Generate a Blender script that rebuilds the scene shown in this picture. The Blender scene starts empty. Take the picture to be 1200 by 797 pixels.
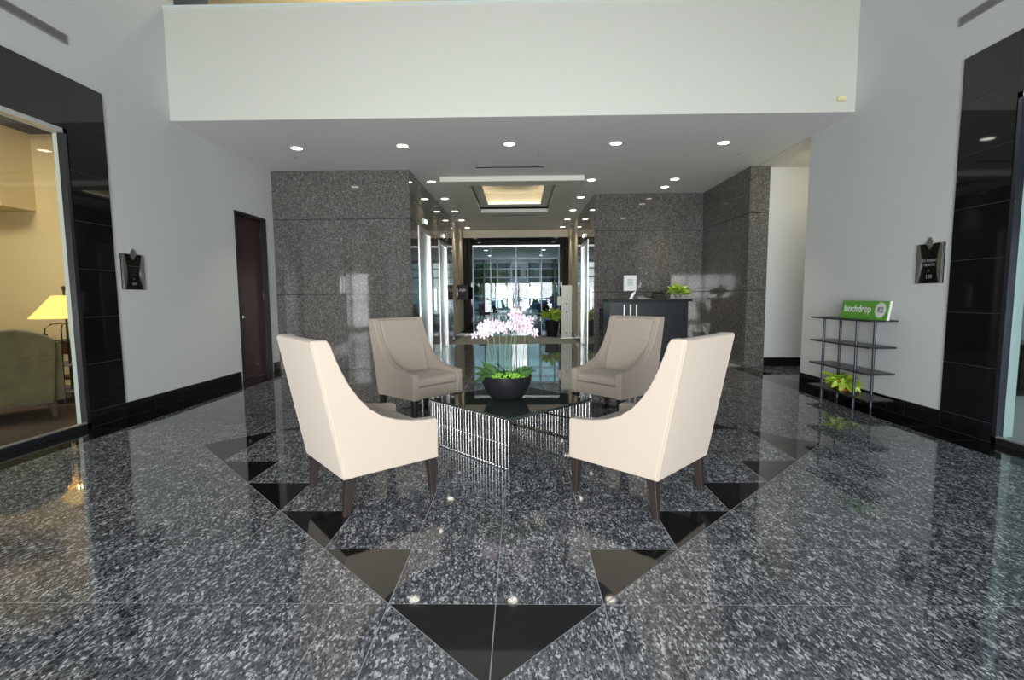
import bpy, bmesh, math, random
from mathutils import Vector, Matrix
random.seed(7)
sc = bpy.context.scene
COL = sc.collection

# ------------------------------------------------------------------ camera
F = Vector((-0.0172493, 0.99592662, -0.08850214))
RT = Vector((0.99983433, 0.01666687, -0.00731579))
UP = Vector((0.00581093, 0.08861367, 0.99604912))
cam = bpy.data.cameras.new('camera')
cam.sensor_fit = 'HORIZONTAL'; cam.sensor_width = 36.0; cam.lens = 577.83 / 1200 * 36
cam.clip_start = 0.05; cam.clip_end = 500
camo = bpy.data.objects.new('camera', cam); COL.objects.link(camo)
M = Matrix.Identity(4)
for i in range(3):
    M[i][0] = RT[i]; M[i][1] = UP[i]; M[i][2] = -F[i]
M[2][3] = 1.30
camo.matrix_world = M
sc.camera = camo

# ------------------------------------------------------------------ world, sun, daylight, exposure
w = bpy.data.worlds.new('sky'); sc.world = w; w.use_nodes = True
nt = w.node_tree; bg = nt.nodes['Background']
sky = nt.nodes.new('ShaderNodeTexSky'); sky.sky_type = 'NISHITA'; sky.sun_disc = False
sky.sun_elevation = math.radians(48); sky.sun_rotation = math.radians(60); sky.air_density = 1.2; sky.dust_density = 2.0
nt.links.new(sky.outputs[0], bg.inputs[0]); bg.inputs[1].default_value = 0.22

def light(name, kind, loc, energy, color=(1, 1, 1), rot=(0, 0, 0), parent=None, **kw):
    l = bpy.data.lights.new(name, kind); l.energy = energy; l.color = color
    for k, v in kw.items(): setattr(l, k, v)
    o = bpy.data.objects.new(name, l); COL.objects.link(o)
    o.location = loc; o.rotation_euler = rot
    if parent: o.parent = parent
    return o
R = math.radians
light('sun', 'SUN', (0, 30, 20), 2.4, (1, .95, .86), (R(-42), R(14), 0), angle=R(.6))
# daylight falling in through the tall glass front behind the camera, and through the glass at the far end
light('front_daylight_low', 'AREA', (-.13, -2.75, 1.2), 370, (.97, .985, 1), (R(90), 0, 0), shape='RECTANGLE', size=5.0, size_y=2.2, spread=R(115))
light('front_daylight_sky', 'AREA', (-.13, -2.75, 4.9), 6, (.88, .95, 1), (R(90), 0, 0), shape='RECTANGLE', size=5.0, size_y=2.9, spread=R(115))
light('rear_daylight', 'AREA', (-.13, 24.4, 1.7), 90, (.95, .98, 1), (R(-90), 0, 0), shape='RECTANGLE', size=8.0, size_y=2.6)
vs = sc.view_settings
vs.view_transform = 'Standard'; vs.look = 'None'; vs.gamma = 1; vs.use_curve_mapping = False; vs.exposure = 0.22

# ------------------------------------------------------------------ helpers
def lin(c): return tuple(((v / 12.92) if v <= .04045 else ((v + .055) / 1.055) ** 2.4) for v in c)
def rgb(r, g, b): return lin((r / 255, g / 255, b / 255))

def mat(name, color, rough=.5, metal=0, spec=.5, emit=None, es=0, trans=0, ior=1.45, bump=None, vary=None, coat=0, sheen=0):
    m = bpy.data.materials.new(name); m.use_nodes = True
    t = m.node_tree; p = t.nodes['Principled BSDF']
    p.inputs['Base Color'].default_value = (*color, 1); p.inputs['Roughness'].default_value = rough
    p.inputs['Metallic'].default_value = metal; p.inputs['Specular IOR Level'].default_value = spec
    p.inputs['Transmission Weight'].default_value = trans; p.inputs['IOR'].default_value = ior
    p.inputs['Coat Weight'].default_value = coat; p.inputs['Sheen Weight'].default_value = sheen
    if emit: p.inputs['Emission Color'].default_value = (*emit, 1); p.inputs['Emission Strength'].default_value = es
    if bump or vary:
        tc = t.nodes.new('ShaderNodeTexCoord')
    if vary:   # (scale, amount, stretch)
        n = t.nodes.new('ShaderNodeTexNoise'); n.inputs['Scale'].default_value = vary[0]; n.inputs['Detail'].default_value = 5
        mp = t.nodes.new('ShaderNodeMapping'); mp.inputs['Scale'].default_value = vary[2] if len(vary) > 2 else (1, 1, 1)
        t.links.new(tc.outputs['Object'], mp.inputs[0]); t.links.new(mp.outputs[0], n.inputs['Vector'])
        r = t.nodes.new('ShaderNodeValToRGB')
        a = vary[1]
        r.color_ramp.elements[0].position = .3; r.color_ramp.elements[1].position = .7
        r.color_ramp.elements[0].color = (*[c * (1 - a) for c in color], 1); r.color_ramp.elements[1].color = (*[min(1, c * (1 + a)) for c in color], 1)
        t.links.new(n.outputs['Fac'], r.inputs[0]); t.links.new(r.outputs[0], p.inputs['Base Color'])
    if bump:   # (scale, strength)
        n = t.nodes.new('ShaderNodeTexNoise'); n.inputs['Scale'].default_value = bump[0]; n.inputs['Detail'].default_value = 3
        t.links.new(tc.outputs['Object'], n.inputs['Vector'])
        b = t.nodes.new('ShaderNodeBump'); b.inputs['Strength'].default_value = bump[1]; b.inputs['Distance'].default_value = .002
        t.links.new(n.outputs['Fac'], b.inputs['Height']); t.links.new(b.outputs[0], p.inputs['Normal'])
    return m

def granite(name, stops, scale, rough=.04, stretch=(1, 1, 1), rot=(0, 0, 0), big=.35, spec=.5):
    """speckled polished stone; stops = [(pos,colour),...] over a random value for each crystal"""
    m = bpy.data.materials.new(name); m.use_nodes = True
    t = m.node_tree; p = t.nodes['Principled BSDF']; L = t.links.new
    p.inputs['Roughness'].default_value = rough; p.inputs['Specular IOR Level'].default_value = spec
    g = t.nodes.new('ShaderNodeNewGeometry'); oi = t.nodes.new('ShaderNodeObjectInfo')
    off = t.nodes.new('ShaderNodeVectorMath'); off.operation = 'SCALE'; off.inputs[0].default_value = (17, 31, 11); L(oi.outputs['Random'], off.inputs['Scale'])
    add = t.nodes.new('ShaderNodeVectorMath'); L(g.outputs['Position'], add.inputs[0]); L(off.outputs[0], add.inputs[1])
    mp = t.nodes.new('ShaderNodeMapping'); mp.inputs['Scale'].default_value = stretch; mp.inputs['Rotation'].default_value = rot; L(add.outputs[0], mp.inputs[0])
    n0 = t.nodes.new('ShaderNodeTexNoise'); n0.inputs['Scale'].default_value = scale * .8; n0.inputs['Detail'].default_value = 2; L(mp.outputs[0], n0.inputs['Vector'])
    sw = t.nodes.new('ShaderNodeVectorMath'); sw.operation = 'MULTIPLY_ADD'; L(n0.outputs['Color'], sw.inputs[0]); sw.inputs[1].default_value = (1.4 / scale,) * 3; L(mp.outputs[0], sw.inputs[2])
    v = t.nodes.new('ShaderNodeTexVoronoi'); v.inputs['Scale'].default_value = scale; L(sw.outputs[0], v.inputs['Vector'])
    sx = t.nodes.new('ShaderNodeSeparateColor'); L(v.outputs['Color'], sx.inputs[0])
    nb = t.nodes.new('ShaderNodeTexNoise'); nb.inputs['Scale'].default_value = scale * .16; nb.inputs['Detail'].default_value = 3; L(mp.outputs[0], nb.inputs['Vector'])
    ma = t.nodes.new('ShaderNodeMath'); ma.operation = 'MULTIPLY_ADD'; ma.inputs[1].default_value = big * 2; ma.inputs[2].default_value = -big; L(nb.outputs['Fac'], ma.inputs[0])
    nf = t.nodes.new('ShaderNodeTexNoise'); nf.inputs['Scale'].default_value = scale * 2.2; nf.inputs['Detail'].default_value = 2; L(mp.outputs[0], nf.inputs['Vector'])
    mf = t.nodes.new('ShaderNodeMath'); mf.operation = 'MULTIPLY_ADD'; mf.inputs[1].default_value = .7; mf.inputs[2].default_value = -.35; L(nf.outputs['Fac'], mf.inputs[0])
    s1 = t.nodes.new('ShaderNodeMath'); L(sx.outputs[0], s1.inputs[0]); L(ma.outputs[0], s1.inputs[1])
    s2 = t.nodes.new('ShaderNodeMath'); L(s1.outputs[0], s2.inputs[0]); L(mf.outputs[0], s2.inputs[1])
    r = t.nodes.new('ShaderNodeValToRGB')
    while len(r.color_ramp.elements) < len(stops): r.color_ramp.elements.new(.5)
    for e, (pos, c) in zip(r.color_ramp.elements, stops): e.position = pos; e.color = (*c, 1)
    L(s2.outputs[0], r.inputs[0]); L(r.outputs[0], p.inputs['Base Color'])
    return m

def glass(name, tint=(1, 1, 1), refl=1.0):
    """thin pane: see-through, tinted, mirror reflection by Fresnel"""
    m = bpy.data.materials.new(name); m.use_nodes = True
    t = m.node_tree; t.nodes.remove(t.nodes['Principled BSDF']); out = t.nodes['Material Output']
    tr = t.nodes.new('ShaderNodeBsdfTransparent'); tr.inputs[0].default_value = (*tint, 1)
    gl = t.nodes.new('ShaderNodeBsdfGlossy'); gl.inputs['Roughness'].default_value = 0.0
    # Schlick reflectance from the angle to the pane, the same on both faces of the sheet
    g = t.nodes.new('ShaderNodeNewGeometry'); dt = t.nodes.new('ShaderNodeVectorMath'); dt.operation = 'DOT_PRODUCT'
    t.links.new(g.outputs['Incoming'], dt.inputs[0]); t.links.new(g.outputs['Normal'], dt.inputs[1])
    ab = t.nodes.new('ShaderNodeMath'); ab.operation = 'ABSOLUTE'; t.links.new(dt.outputs['Value'], ab.inputs[0])
    om = t.nodes.new('ShaderNodeMath'); om.operation = 'SUBTRACT'; om.inputs[0].default_value = 1; om.use_clamp = True; t.links.new(ab.outputs[0], om.inputs[1])
    pw_ = t.nodes.new('ShaderNodeMath'); pw_.operation = 'POWER'; pw_.inputs[1].default_value = 5; t.links.new(om.outputs[0], pw_.inputs[0])
    mu = t.nodes.new('ShaderNodeMath'); mu.operation = 'MULTIPLY_ADD'; mu.inputs[1].default_value = .95 * refl; mu.inputs[2].default_value = .05 * refl; t.links.new(pw_.outputs[0], mu.inputs[0])
    mx = t.nodes.new('ShaderNodeMixShader'); t.links.new(mu.outputs[0], mx.inputs[0]); t.links.new(tr.outputs[0], mx.inputs[1]); t.links.new(gl.outputs[0], mx.inputs[2])
    t.links.new(mx.outputs[0], out.inputs[0])
    return m

def link(name, me, m=None, parent=None, loc=(0, 0, 0), rot=(0, 0, 0), scale=(1, 1, 1)):
    o = bpy.data.objects.new(name, me); COL.objects.link(o)
    if m and not me.materials: me.materials.append(m)
    o.location = loc; o.rotation_euler = rot; o.scale = scale
    if parent: o.parent = parent
    return o
def tag(o, label, cat=None, group=None, kind=None):
    o['label'] = label
    if cat: o['category'] = cat
    if group: o['group'] = group
    if kind: o['kind'] = kind
    return o
def empty(name, loc=(0, 0, 0), rz=0):
    o = bpy.data.objects.new(name, None); COL.objects.link(o); o.location = loc; o.rotation_euler = (0, 0, rz); o.empty_display_size = .1
    return o

class MB:
    """mesh builder"""
    def __init__(s): s.v = []; s.f = []
    def box(s, x0, y0, z0, x1, y1, z1):
        b = len(s.v)
        s.v += [(x0, y0, z0), (x1, y0, z0), (x1, y1, z0), (x0, y1, z0), (x0, y0, z1), (x1, y0, z1), (x1, y1, z1), (x0, y1, z1)]
        s.f += [tuple(b + i for i in q) for q in ((0, 3, 2, 1), (4, 5, 6, 7), (0, 1, 5, 4), (1, 2, 6, 5), (2, 3, 7, 6), (3, 0, 4, 7))]
        return s
    def taper(s, cx0, cy0, z0, r0, cx1, cy1, z1, r1):
        b = len(s.v)
        for cx, cy, z, r in ((cx0, cy0, z0, r0), (cx1, cy1, z1, r1)):
            s.v += [(cx - r, cy - r, z), (cx + r, cy - r, z), (cx + r, cy + r, z), (cx - r, cy + r, z)]
        s.f += [tuple(b + i for i in q) for q in ((0, 3, 2, 1), (4, 5, 6, 7), (0, 1, 5, 4), (1, 2, 6, 5), (2, 3, 7, 6), (3, 0, 4, 7))]
        return s
    def prism(s, poly, axis, a, b_):
        """polygon extruded along axis ('x': poly=(y,z); 'z': poly=(x,y); 'y': poly=(x,z))"""
        b = len(s.v); n = len(poly)
        for t in (a, b_):
            for p, q in poly:
                s.v.append((t, p, q) if axis == 'x' else (p, t, q) if axis == 'y' else (p, q, t))
        s.f.append(tuple(range(b, b + n))[::-1]); s.f.append(tuple(range(b + n, b + 2 * n)))
        for i in range(n): j = (i + 1) % n; s.f.append((b + i, b + j, b + n + j, b + n + i))
        return s
    def tube(s, pts, r, seg=8, r1=None):
        pts = [Vector(p) for p in pts]; n = len(pts); b = len(s.v)
        for i, p in enumerate(pts):
            d = (pts[min(i + 1, n - 1)] - pts[max(i - 1, 0)]).normalized()
            a = Vector((0, 0, 1)) if abs(d.z) < .9 else Vector((1, 0, 0))
            u = d.cross(a).normalized(); w_ = d.cross(u)
            rr = r if r1 is None else r + (r1 - r) * i / (n - 1)
            for k in range(seg):
                t = 2 * math.pi * k / seg; s.v.append(tuple(p + (u * math.cos(t) + w_ * math.sin(t)) * rr))
        for i in range(n - 1):
            for k in range(seg):
                k2 = (k + 1) % seg; s.f.append((b + i * seg + k, b + i * seg + k2, b + (i + 1) * seg + k2, b + (i + 1) * seg + k))
        s.f.append(tuple(b + k for k in range(seg))[::-1]); s.f.append(tuple(b + (n - 1) * seg + k for k in range(seg)))
        return s
    def lathe(s, prof, seg=32, c=(0, 0)):
        b = len(s.v); n = len(prof)
        for r, z in prof:
            for k in range(seg):
                t = 2 * math.pi * k / seg; s.v.append((c[0] + r * math.cos(t), c[1] + r * math.sin(t), z))
        for i in range(n - 1):
            for k in range(seg):
                k2 = (k + 1) % seg; s.f.append((b + i * seg + k, b + i * seg + k2, b + (i + 1) * seg + k2, b + (i + 1) * seg + k))
        return s
    def mesh(s, name='m', smooth=False):
        me = bpy.data.meshes.new(name); me.from_pydata(s.v, [], s.f)
        bm = bmesh.new(); bm.from_mesh(me); bmesh.ops.recalc_face_normals(bm, faces=bm.faces); bm.to_mesh(me); bm.free()
        if smooth:
            me.polygons.foreach_set('use_smooth', [True] * len(me.polygons))
            me.set_sharp_from_angle(angle=R(40))
        me.update(); return me
    def build(s, name, m, parent=None, smooth=False, bevel=0, seg=2, **kw):
        o = link(name, s.mesh(name, smooth), m, parent, **kw)
        if bevel:
            md = o.modifiers.new('bevel', 'BEVEL'); md.width = bevel; md.segments = seg; md.limit_method = 'ANGLE'; md.angle_limit = R(35)
            if seg > 1:
                md.harden_normals = True; o.data.polygons.foreach_set('use_smooth', [True] * len(o.data.polygons))
        return o
def box(name, m, parent, x0, y0, z0, x1, y1, z1, **kw): return MB().box(x0, y0, z0, x1, y1, z1).build(name, m, parent, **kw)

def text(name, body, size, m, parent, mw, extrude=.001, align='CENTER', width=None):
    c = bpy.data.curves.new(name, 'FONT'); c.body = body; c.size = size; c.extrude = extrude; c.align_x = align; c.align_y = 'CENTER'; c.resolution_u = 2; c.offset = size * .018
    o = bpy.data.objects.new(name + '_tmp', c); COL.objects.link(o)
    bpy.context.view_layer.update()
    me = bpy.data.meshes.new_from_object(o.evaluated_get(bpy.context.evaluated_depsgraph_get()))
    bpy.data.objects.remove(o); bpy.data.curves.remove(c)
    if width:
        xs = [v.co.x for v in me.vertices]; k = width / (max(xs) - min(xs)); cx = (max(xs) + min(xs)) / 2
        for v in me.vertices: v.co.x = (v.co.x - cx) * k
    me.materials.clear(); me.materials.append(m)
    o = bpy.data.objects.new(name, me); COL.objects.link(o); o.parent = parent; o.matrix_local = mw
    return o
def frame_m(origin, xa, ya):
    xa = Vector(xa).normalized(); ya = Vector(ya).normalized(); za = xa.cross(ya)
    m = Matrix.Identity(4)
    for i in range(3): m[i][0] = xa[i]; m[i][1] = ya[i]; m[i][2] = za[i]; m[i][3] = origin[i]
    return m

# ------------------------------------------------------------------ materials
P = {}
P['floor'] = granite('floor_granite', [(0, rgb(40, 43, 47)), (.35, rgb(72, 76, 81)), (.65, rgb(96, 100, 105)), (.85, rgb(134, 137, 141)), (1, rgb(196, 198, 200))], 135, .045, (1, .5, 1), (0, 0, .5), .4)
P['blacktile'] = granite('black_granite_tile', [(0, rgb(9, 10, 11)), (.6, rgb(16, 17, 18)), (1, rgb(30, 31, 33))], 160, .04)
P['wallgranite'] = granite('wall_granite', [(0, rgb(68, 66, 63)), (.4, rgb(92, 90, 87)), (.7, rgb(106, 104, 101)), (.9, rgb(128, 125, 121)), (1, rgb(158, 155, 150))], 110, .05, (1, 1, 1), (0, 0, 0), .3)
P['grout'] = mat('grout', rgb(158, 160, 160), .8)
P['darkgrout'] = mat('dark_grout', rgb(66, 68, 68), .8)
P['paint'] = mat('wall_paint', rgb(218, 222, 221), .7, bump=(220, .05))
P['paintwarm'] = mat('corridor_paint', rgb(214, 205, 184), .7)
P['fascia'] = mat('fascia_paint', rgb(222, 224, 214), .7)
P['ceil'] = mat('ceiling_paint', rgb(238, 239, 237), .8)
P['dark_core'] = mat('dark_core', (.01, .01, .01), .6)
P['steel'] = mat('brushed_steel', (.62, .62, .61), .30, 1, bump=(300, .05))
P['chrome'] = mat('chrome', (.82, .82, .82), .09, 1)
P['alum'] = mat('dark_aluminium', (.11, .12, .145), .3, .9)
P['alumlight'] = mat('light_aluminium', (.62, .63, .63), .35, .8)
P['door'] = mat('mahogany_door', rgb(58, 30, 28), .32, vary=(6, .25, (1, 8, .6)))
P['doorframe'] = mat('dark_door_frame', rgb(26, 27, 28), .35)
P['fabric'] = mat('linen_fabric', rgb(179, 166, 151), .9, bump=(420, .35), vary=(60, .05, (1, 1, 6)), sheen=.2)
P['leg'] = mat('dark_stained_leg', rgb(44, 38, 35), .4)
P['piping'] = mat('seam_piping', rgb(188, 172, 150), .9)
P['tableglass'] = mat('dark_glass', rgb(50, 60, 56), .02, 0, .7)
P['rod'] = mat('polished_rod', (.46, .46, .455), .2, 1)
P['bowl'] = mat('black_bowl', rgb(26, 27, 30), .38)
P['moss'] = mat('green_moss', rgb(150, 206, 78), .8, vary=(40, .3))
P['leaf'] = mat('orchid_leaf', rgb(70, 104, 58), .45, vary=(8, .25))
P['stem'] = mat('orchid_stem', rgb(104, 134, 84), .6)
P['petal'] = mat('orchid_petal', rgb(244, 222, 237), .6, vary=(60, .1))
P['lip'] = mat('orchid_lip', rgb(190, 96, 150), .6)
P['pothos'] = mat('pothos_leaf', rgb(172, 204, 70), .45, vary=(9, .35))
P['terracotta'] = mat('terracotta', rgb(150, 84, 56), .8)
P['darkpot'] = mat('dark_pot', rgb(30, 30, 33), .4)
P['shelf'] = mat('charcoal_shelf', rgb(44, 46, 50), .3)
P['post'] = mat('shelf_post', rgb(66, 68, 78), .35, .5)
P['green'] = mat('sign_green', rgb(104, 172, 62), .45)
P['white'] = mat('sign_white', rgb(240, 244, 238), .5)
P['signgrey'] = mat('sign_grey_ink', rgb(90, 110, 110), .6)
P['black'] = mat('gloss_black', rgb(12, 13, 14), .2)
P['matblack'] = mat('matt_black', rgb(20, 21, 23), .55)
P['desk'] = mat('desk_laminate', rgb(38, 44, 50), .35)
P['olive'] = mat('olive_velvet', rgb(100, 93, 64), .95, vary=(7, .22), sheen=.4)
P['woodleg'] = mat('walnut', rgb(70, 44, 28), .45, vary=(10, .3, (1, 1, 6)))
P['warmwall'] = mat('office_wall', rgb(226, 206, 160), .8)
P['carpet'] = mat('brown_carpet', rgb(64, 52, 44), .95)
P['iron'] = mat('wrought_iron', rgb(48, 52, 58), .45, .6)
P['tray'] = mat('tray_grey', rgb(150, 150, 148), .5)
P['shade'] = mat('lit_lamp_shade', rgb(240, 205, 120), .8, emit=(1, .62, .16), es=.6)
P['lampon'] = mat('lamp_lens', (1, 1, 1), .4, emit=(1, .93, .78), es=9)
P['trim'] = mat('lamp_trim', rgb(222, 222, 216), .4)
P['glass'] = glass('clear_glass', (.96, .98, .97))
P['tint'] = glass('tinted_glass', (.40, .52, .55))
P['coated'] = glass('coated_glass', (.90, .95, .95), .35)
P['paletint'] = glass('pale_tinted_glass', (.90, .96, .96))
P['darkceil'] = mat('atrium_ceiling', rgb(120, 122, 122), .8)
P['greyroom'] = mat('grey_office_wall', rgb(150, 156, 156), .8)
P['revealL'] = mat('white_reveal', rgb(225, 235, 230), .6)
P['asphalt'] = mat('pavement', rgb(132, 131, 126), .9, vary=(.5, .1))
P['foliage'] = mat('tree_foliage', rgb(72, 96, 44), .9, vary=(3, .4))
P['hedge'] = mat('hedge_foliage', rgb(96, 128, 52), .9, vary=(4, .35))
P['carblue'] = mat('car_blue', rgb(60, 84, 130), .25, .3)
P['carwhite'] = mat('car_white', rgb(220, 222, 224), .25)
P['tyre'] = mat('tyre', (.012, .012, .012), .8)
P['carglass'] = mat('car_glass', (.02, .025, .03), .05)
P['facade'] = mat('far_facade', rgb(150, 152, 150), .8)

# ------------------------------------------------------------------ dimensions
XL, XR, ZC, YF = -4.367, 4.102, 3.515, 6.32
T, X0, Y0 = .45575, -.1112, 1.5252
CX = -.14           # axis of the corridor
CL, CR = -1.93, 1.64  # corridor walls
YG, YN, YE, YEND = 8.80, 11.03, 14.2, 16.9
ZT = 7.6            # atrium ceiling

def st(o, label, cat): return tag(o, label, cat, kind='structure')

# ------------------------------------------------------------------ floor
floor = st(box('floor', P['grout'], None, XL - .25, -2.5, -.15, 7.2, 24.0, -.0010), 'polished dark granite floor of the lobby with a black triangle diamond inlay', 'floor')
G = .0023
polys = []   # (list of (u,v), black)
rows_hi = 26
XB0, XB1 = (-3.98 - X0) / T, (3.74 - X0) / T     # edges of the granite field in tile units
def strip(v0, v1, edges):
    es = sorted(edges)
    for a, b in zip(es, es[1:]):
        if b - a > .04: polys.append(([(a, v0), (b, v0), (b, v1), (a, v1)], False))
for v in range(-4, rows_hi):
    if 0 <= v < 12:
        lower = v < 6
        k = v + 1 if lower else 12 - v        # outer integer of this row's diamond cell
        # inner full tiles
        for u in range(-(k - 1), k - 1): polys.append(([(u, v), (u + 1, v), (u + 1, v + 1), (u, v + 1)], False))
        for sgn in (1, -1):
            a, b = (k - 1) * sgn, k * sgn
            if lower:
                polys.append(([(a, v), (b, v + 1), (a, v + 1)], True)); polys.append(([(a, v), (b, v), (b, v + 1)], False))
            else:
                polys.append(([(a, v), (b, v), (a, v + 1)], True)); polys.append(([(b, v), (b, v + 1), (a, v + 1)], False))
            lim = XB1 if sgn > 0 else XB0
            es = [b]; e = k + .5
            while e * sgn * sgn < abs(lim): es.append(e * sgn); e += 1
            es.append(lim)
            strip(v, v + 1, es)
    else:
        es = [XB0, XB1] + [i + .5 for i in range(-9, 9) if XB0 < i + .5 < XB1]
        if v >= 16:
            es = [(-1.93 - X0) / T, (1.64 - X0) / T] + [i + .5 for i in range(-4, 4)]
            es = [e for e in es if (-1.93 - X0) / T <= e <= (1.64 - X0) / T]
        strip(v, v + 1, es)
def shrink(poly, g):
    c = Vector((sum(p[0] for p in poly) / len(poly), sum(p[1] for p in poly) / len(poly)))
    pts = [Vector(p) for p in poly]; n = len(pts); out = []
    area = sum(pts[i].x * pts[(i + 1) % n].y - pts[(i + 1) % n].x * pts[i].y for i in range(n))
    if area < 0: pts.reverse()
    for i in range(n):
        p0, p1, p2 = pts[i - 1], pts[i], pts[(i + 1) % n]
        d1 = (p1 - p0).normalized(); d2 = (p2 - p1).normalized()
        n1 = Vector((-d1.y, d1.x)); n2 = Vector((-d2.y, d2.x))
        k = n1 + n2; k = k / max(.2, k.dot(n1))
        out.append(p1 + k * g)
    return out
cache = {}
def tile(poly, m, parent, name='floor_tile'):
    key = (m.name, tuple((round(p[0] - poly[0][0], 3), round(p[1] - poly[0][1], 3)) for p in poly))
    if key not in cache:
        cache[key] = MB().prism([(q.x, q.y) for q in shrink([(p[0] - poly[0][0], p[1] - poly[0][1]) for p in poly], G)], 'z', -.012, 0).mesh('tile')
    return link(name, cache[key], m, parent, (poly[0][0], poly[0][1], 0))
world_polys = [([(X0 + u * T, Y0 + v * T) for u, v in p], b) for p, b in polys]
# border strips of black tile along both side walls
by = 4.793 - .456 * 9
while by < 8.8:
    y1 = min(by + .456, 8.8)
    world_polys.append(([(3.74, by), (XR, by), (XR, y1), (3.74, y1)], True))
    world_polys.append(([(XL, by), (-3.98, by), (-3.98, y1), (XL, y1)], True))
    by += .456
def vis_key(pb):
    p = pb[0]; cy = sum(q[1] for q in p) / len(p); cx = sum(q[0] for q in p) / len(p)
    if cy < .95 or abs(cx) > 1.08 * cy + .5: return 1000 + cy
    n = len(p); area = abs(sum(p[i][0] * p[(i + 1) % n][1] - p[(i + 1) % n][0] * p[i][1] for i in range(n))) / 2
    return cy ** 3 / max(area, .01) ** .5
world_polys.sort(key=vis_key)
for p, b in world_polys[:300]:
    o = tile(p, P['blacktile'] if b else P['floor'], floor)
    if b: o['label'] = 'black floor tile'
for b, nm in ((False, 'floor_tile_field'), (True, 'black_tile_field')):
    mb = MB()
    for p, bb in world_polys[300:]:
        if bb == b: mb.prism([(q.x, q.y) for q in shrink(p, G)], 'z', -.012, 0)
    if mb.v:
        o = mb.build(nm, P['blacktile'] if b else P['floor'], floor); o['kind'] = 'stuff'
# remaining plain floor in the side passage and the rear vestibule
o = box('passage_floor', P['floor'], floor, 3.75, 8.82, -.012, 7.1, 8.95, 0); o['kind'] = 'stuff'
mb = MB()
for i in range(15):
    for j in range(17):
        x0 = -4.3 + i * .6; y0 = 13.3 + j * .6
        if y0 < YEND and (x0 < CL - .0 or x0 > CR - .6): continue
        if y0 >= YEND - .6: mb.box(x0 + G, y0 + G, -.012, x0 + .6 - G, y0 + .6 - G, -.0005)
o = mb.build('vestibule_tile_field', P['floor'], floor); o['kind'] = 'stuff'
mb = MB()
for i in range(6):
    for j in range(4): mb.box(XR + i * .456 + G, 7.0 + j * .456 + G, -.012, XR + (i + 1) * .456 - G, 7.0 + (j + 1) * .456 - G, -.0005)
o = mb.build('passage_tile_field', P['floor'], floor); o['kind'] = 'stuff'

# ------------------------------------------------------------------ side walls
WT = .13
OL0, OL1, OZ = 1.75, 4.83, 2.93       # left office opening (Y range, head)
OR0, OR1 = 1.25, 4.27
DL0, DL1, DZ = 7.60, 8.52, 2.645      # door on the left wall
m = MB()
xo = XL - WT
m.box(xo, -2.5, 0, XL, OL0, ZT); m.box(xo, OL0, OZ, XL, OL1, ZT); m.box(xo, OL1, 0, XL, DL0, ZC); m.box(xo, OL1, ZC, XL, YF + .2, ZT)
m.box(xo, DL0, DZ, XL, DL1, ZC); m.box(xo, DL1, 0, XL, YG + .1, ZC)
wall_left = st(m.build('wall_left', P['paint']), 'pale grey painted side wall holding the dark door and the warm lit office window', 'wall')
m = MB(); xo = XR + WT
m.box(XR, -2.5, 0, xo, OR0, ZT); m.box(XR, OR0, OZ, xo, OR1, ZT); m.box(XR, OR1, 0, xo, 7.24, ZC); m.box(XR, OR1, ZC, xo, YF + .2, ZT)
wall_right = st(m.build('wall_right', P['paint']), 'pale grey painted side wall behind the charcoal shelf stand', 'wall')

# black stone baseboards, tile by tile
def baseboard(name, x, sgn, segs, label, ph):
    core = MB()
    for a, b in segs: core.box(min(x, x + sgn * .014), a, 0, max(x, x + sgn * .014), b, .158)
    bb = st(core.build(name, P['darkgrout']), label, 'baseboard')
    for a, b in segs:
        y = ph
        while y > a: y -= .45
        while y < b:
            y0, y1 = max(a, y), min(b, y + .45)
            if y1 - y0 > .03: box('baseboard_tile', P['blacktile'], bb, min(x, x + sgn * .016), y0 + .003, .002, max(x, x + sgn * .016), y1 - .003, .160)
            y += .45
    return bb
baseboard('baseboard_left', XL, 1, [(5.28, DL0 - .05), (DL1 + .05, YG)], 'black stone tile baseboard along the wall with the dark door', 5.72)
baseboard('baseboard_right', XR, -1, [(4.80, 7.235)], 'black stone tile baseboard under the charcoal shelf stand', 4.80)

# polished black stone surrounds of the two office openings
def surround(name, x, sgn, y0, y1, jw, label):
    a, b = (x, x + sgn * .018) if sgn > 0 else (x + sgn * .018, x)
    tr = st(MB().box(min(x, x + sgn * .016), y1, 0, max(x, x + sgn * .016), y1 + jw, 3.43).box(min(x, x + sgn * .016), y0 - jw, OZ, max(x, x + sgn * .016), y1, 3.43).box(min(x, x + sgn * .016), y0 - jw, 0, max(x, x + sgn * .016), y0, OZ).build(name, P['darkgrout']), label, 'stone surround')
    zs = [0, .165, .645, 1.12, 1.60, 2.07, 2.55, 3.03, 3.432]
    for z0, z1 in zip(zs, zs[1:]):
        box('stone_panel', P['blacktile'], tr, a, y1, z0 + .003, b, y1 + jw, z1 - .002)
        if z1 < OZ: box('stone_panel', P['blacktile'], tr, a, y0 - jw, z0 + .002, b, y0, z1 - .0015)
    n = 5; wd = (y1 - y0 + jw) / n
    for i in range(n):
        box('stone_panel', P['blacktile'], tr, a, y0 - jw + i * wd + .0015, OZ, b, y0 - jw + (i + 1) * wd - .0015, 3.43)
    return tr
surround('trim_1', XL, 1, OL0, OL1, .445, 'polished black stone surround of the warm lit office window')
surround('trim_2', XR, -1, OR0, OR1, .525, 'polished black stone surround of the dim tinted office window')

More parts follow.
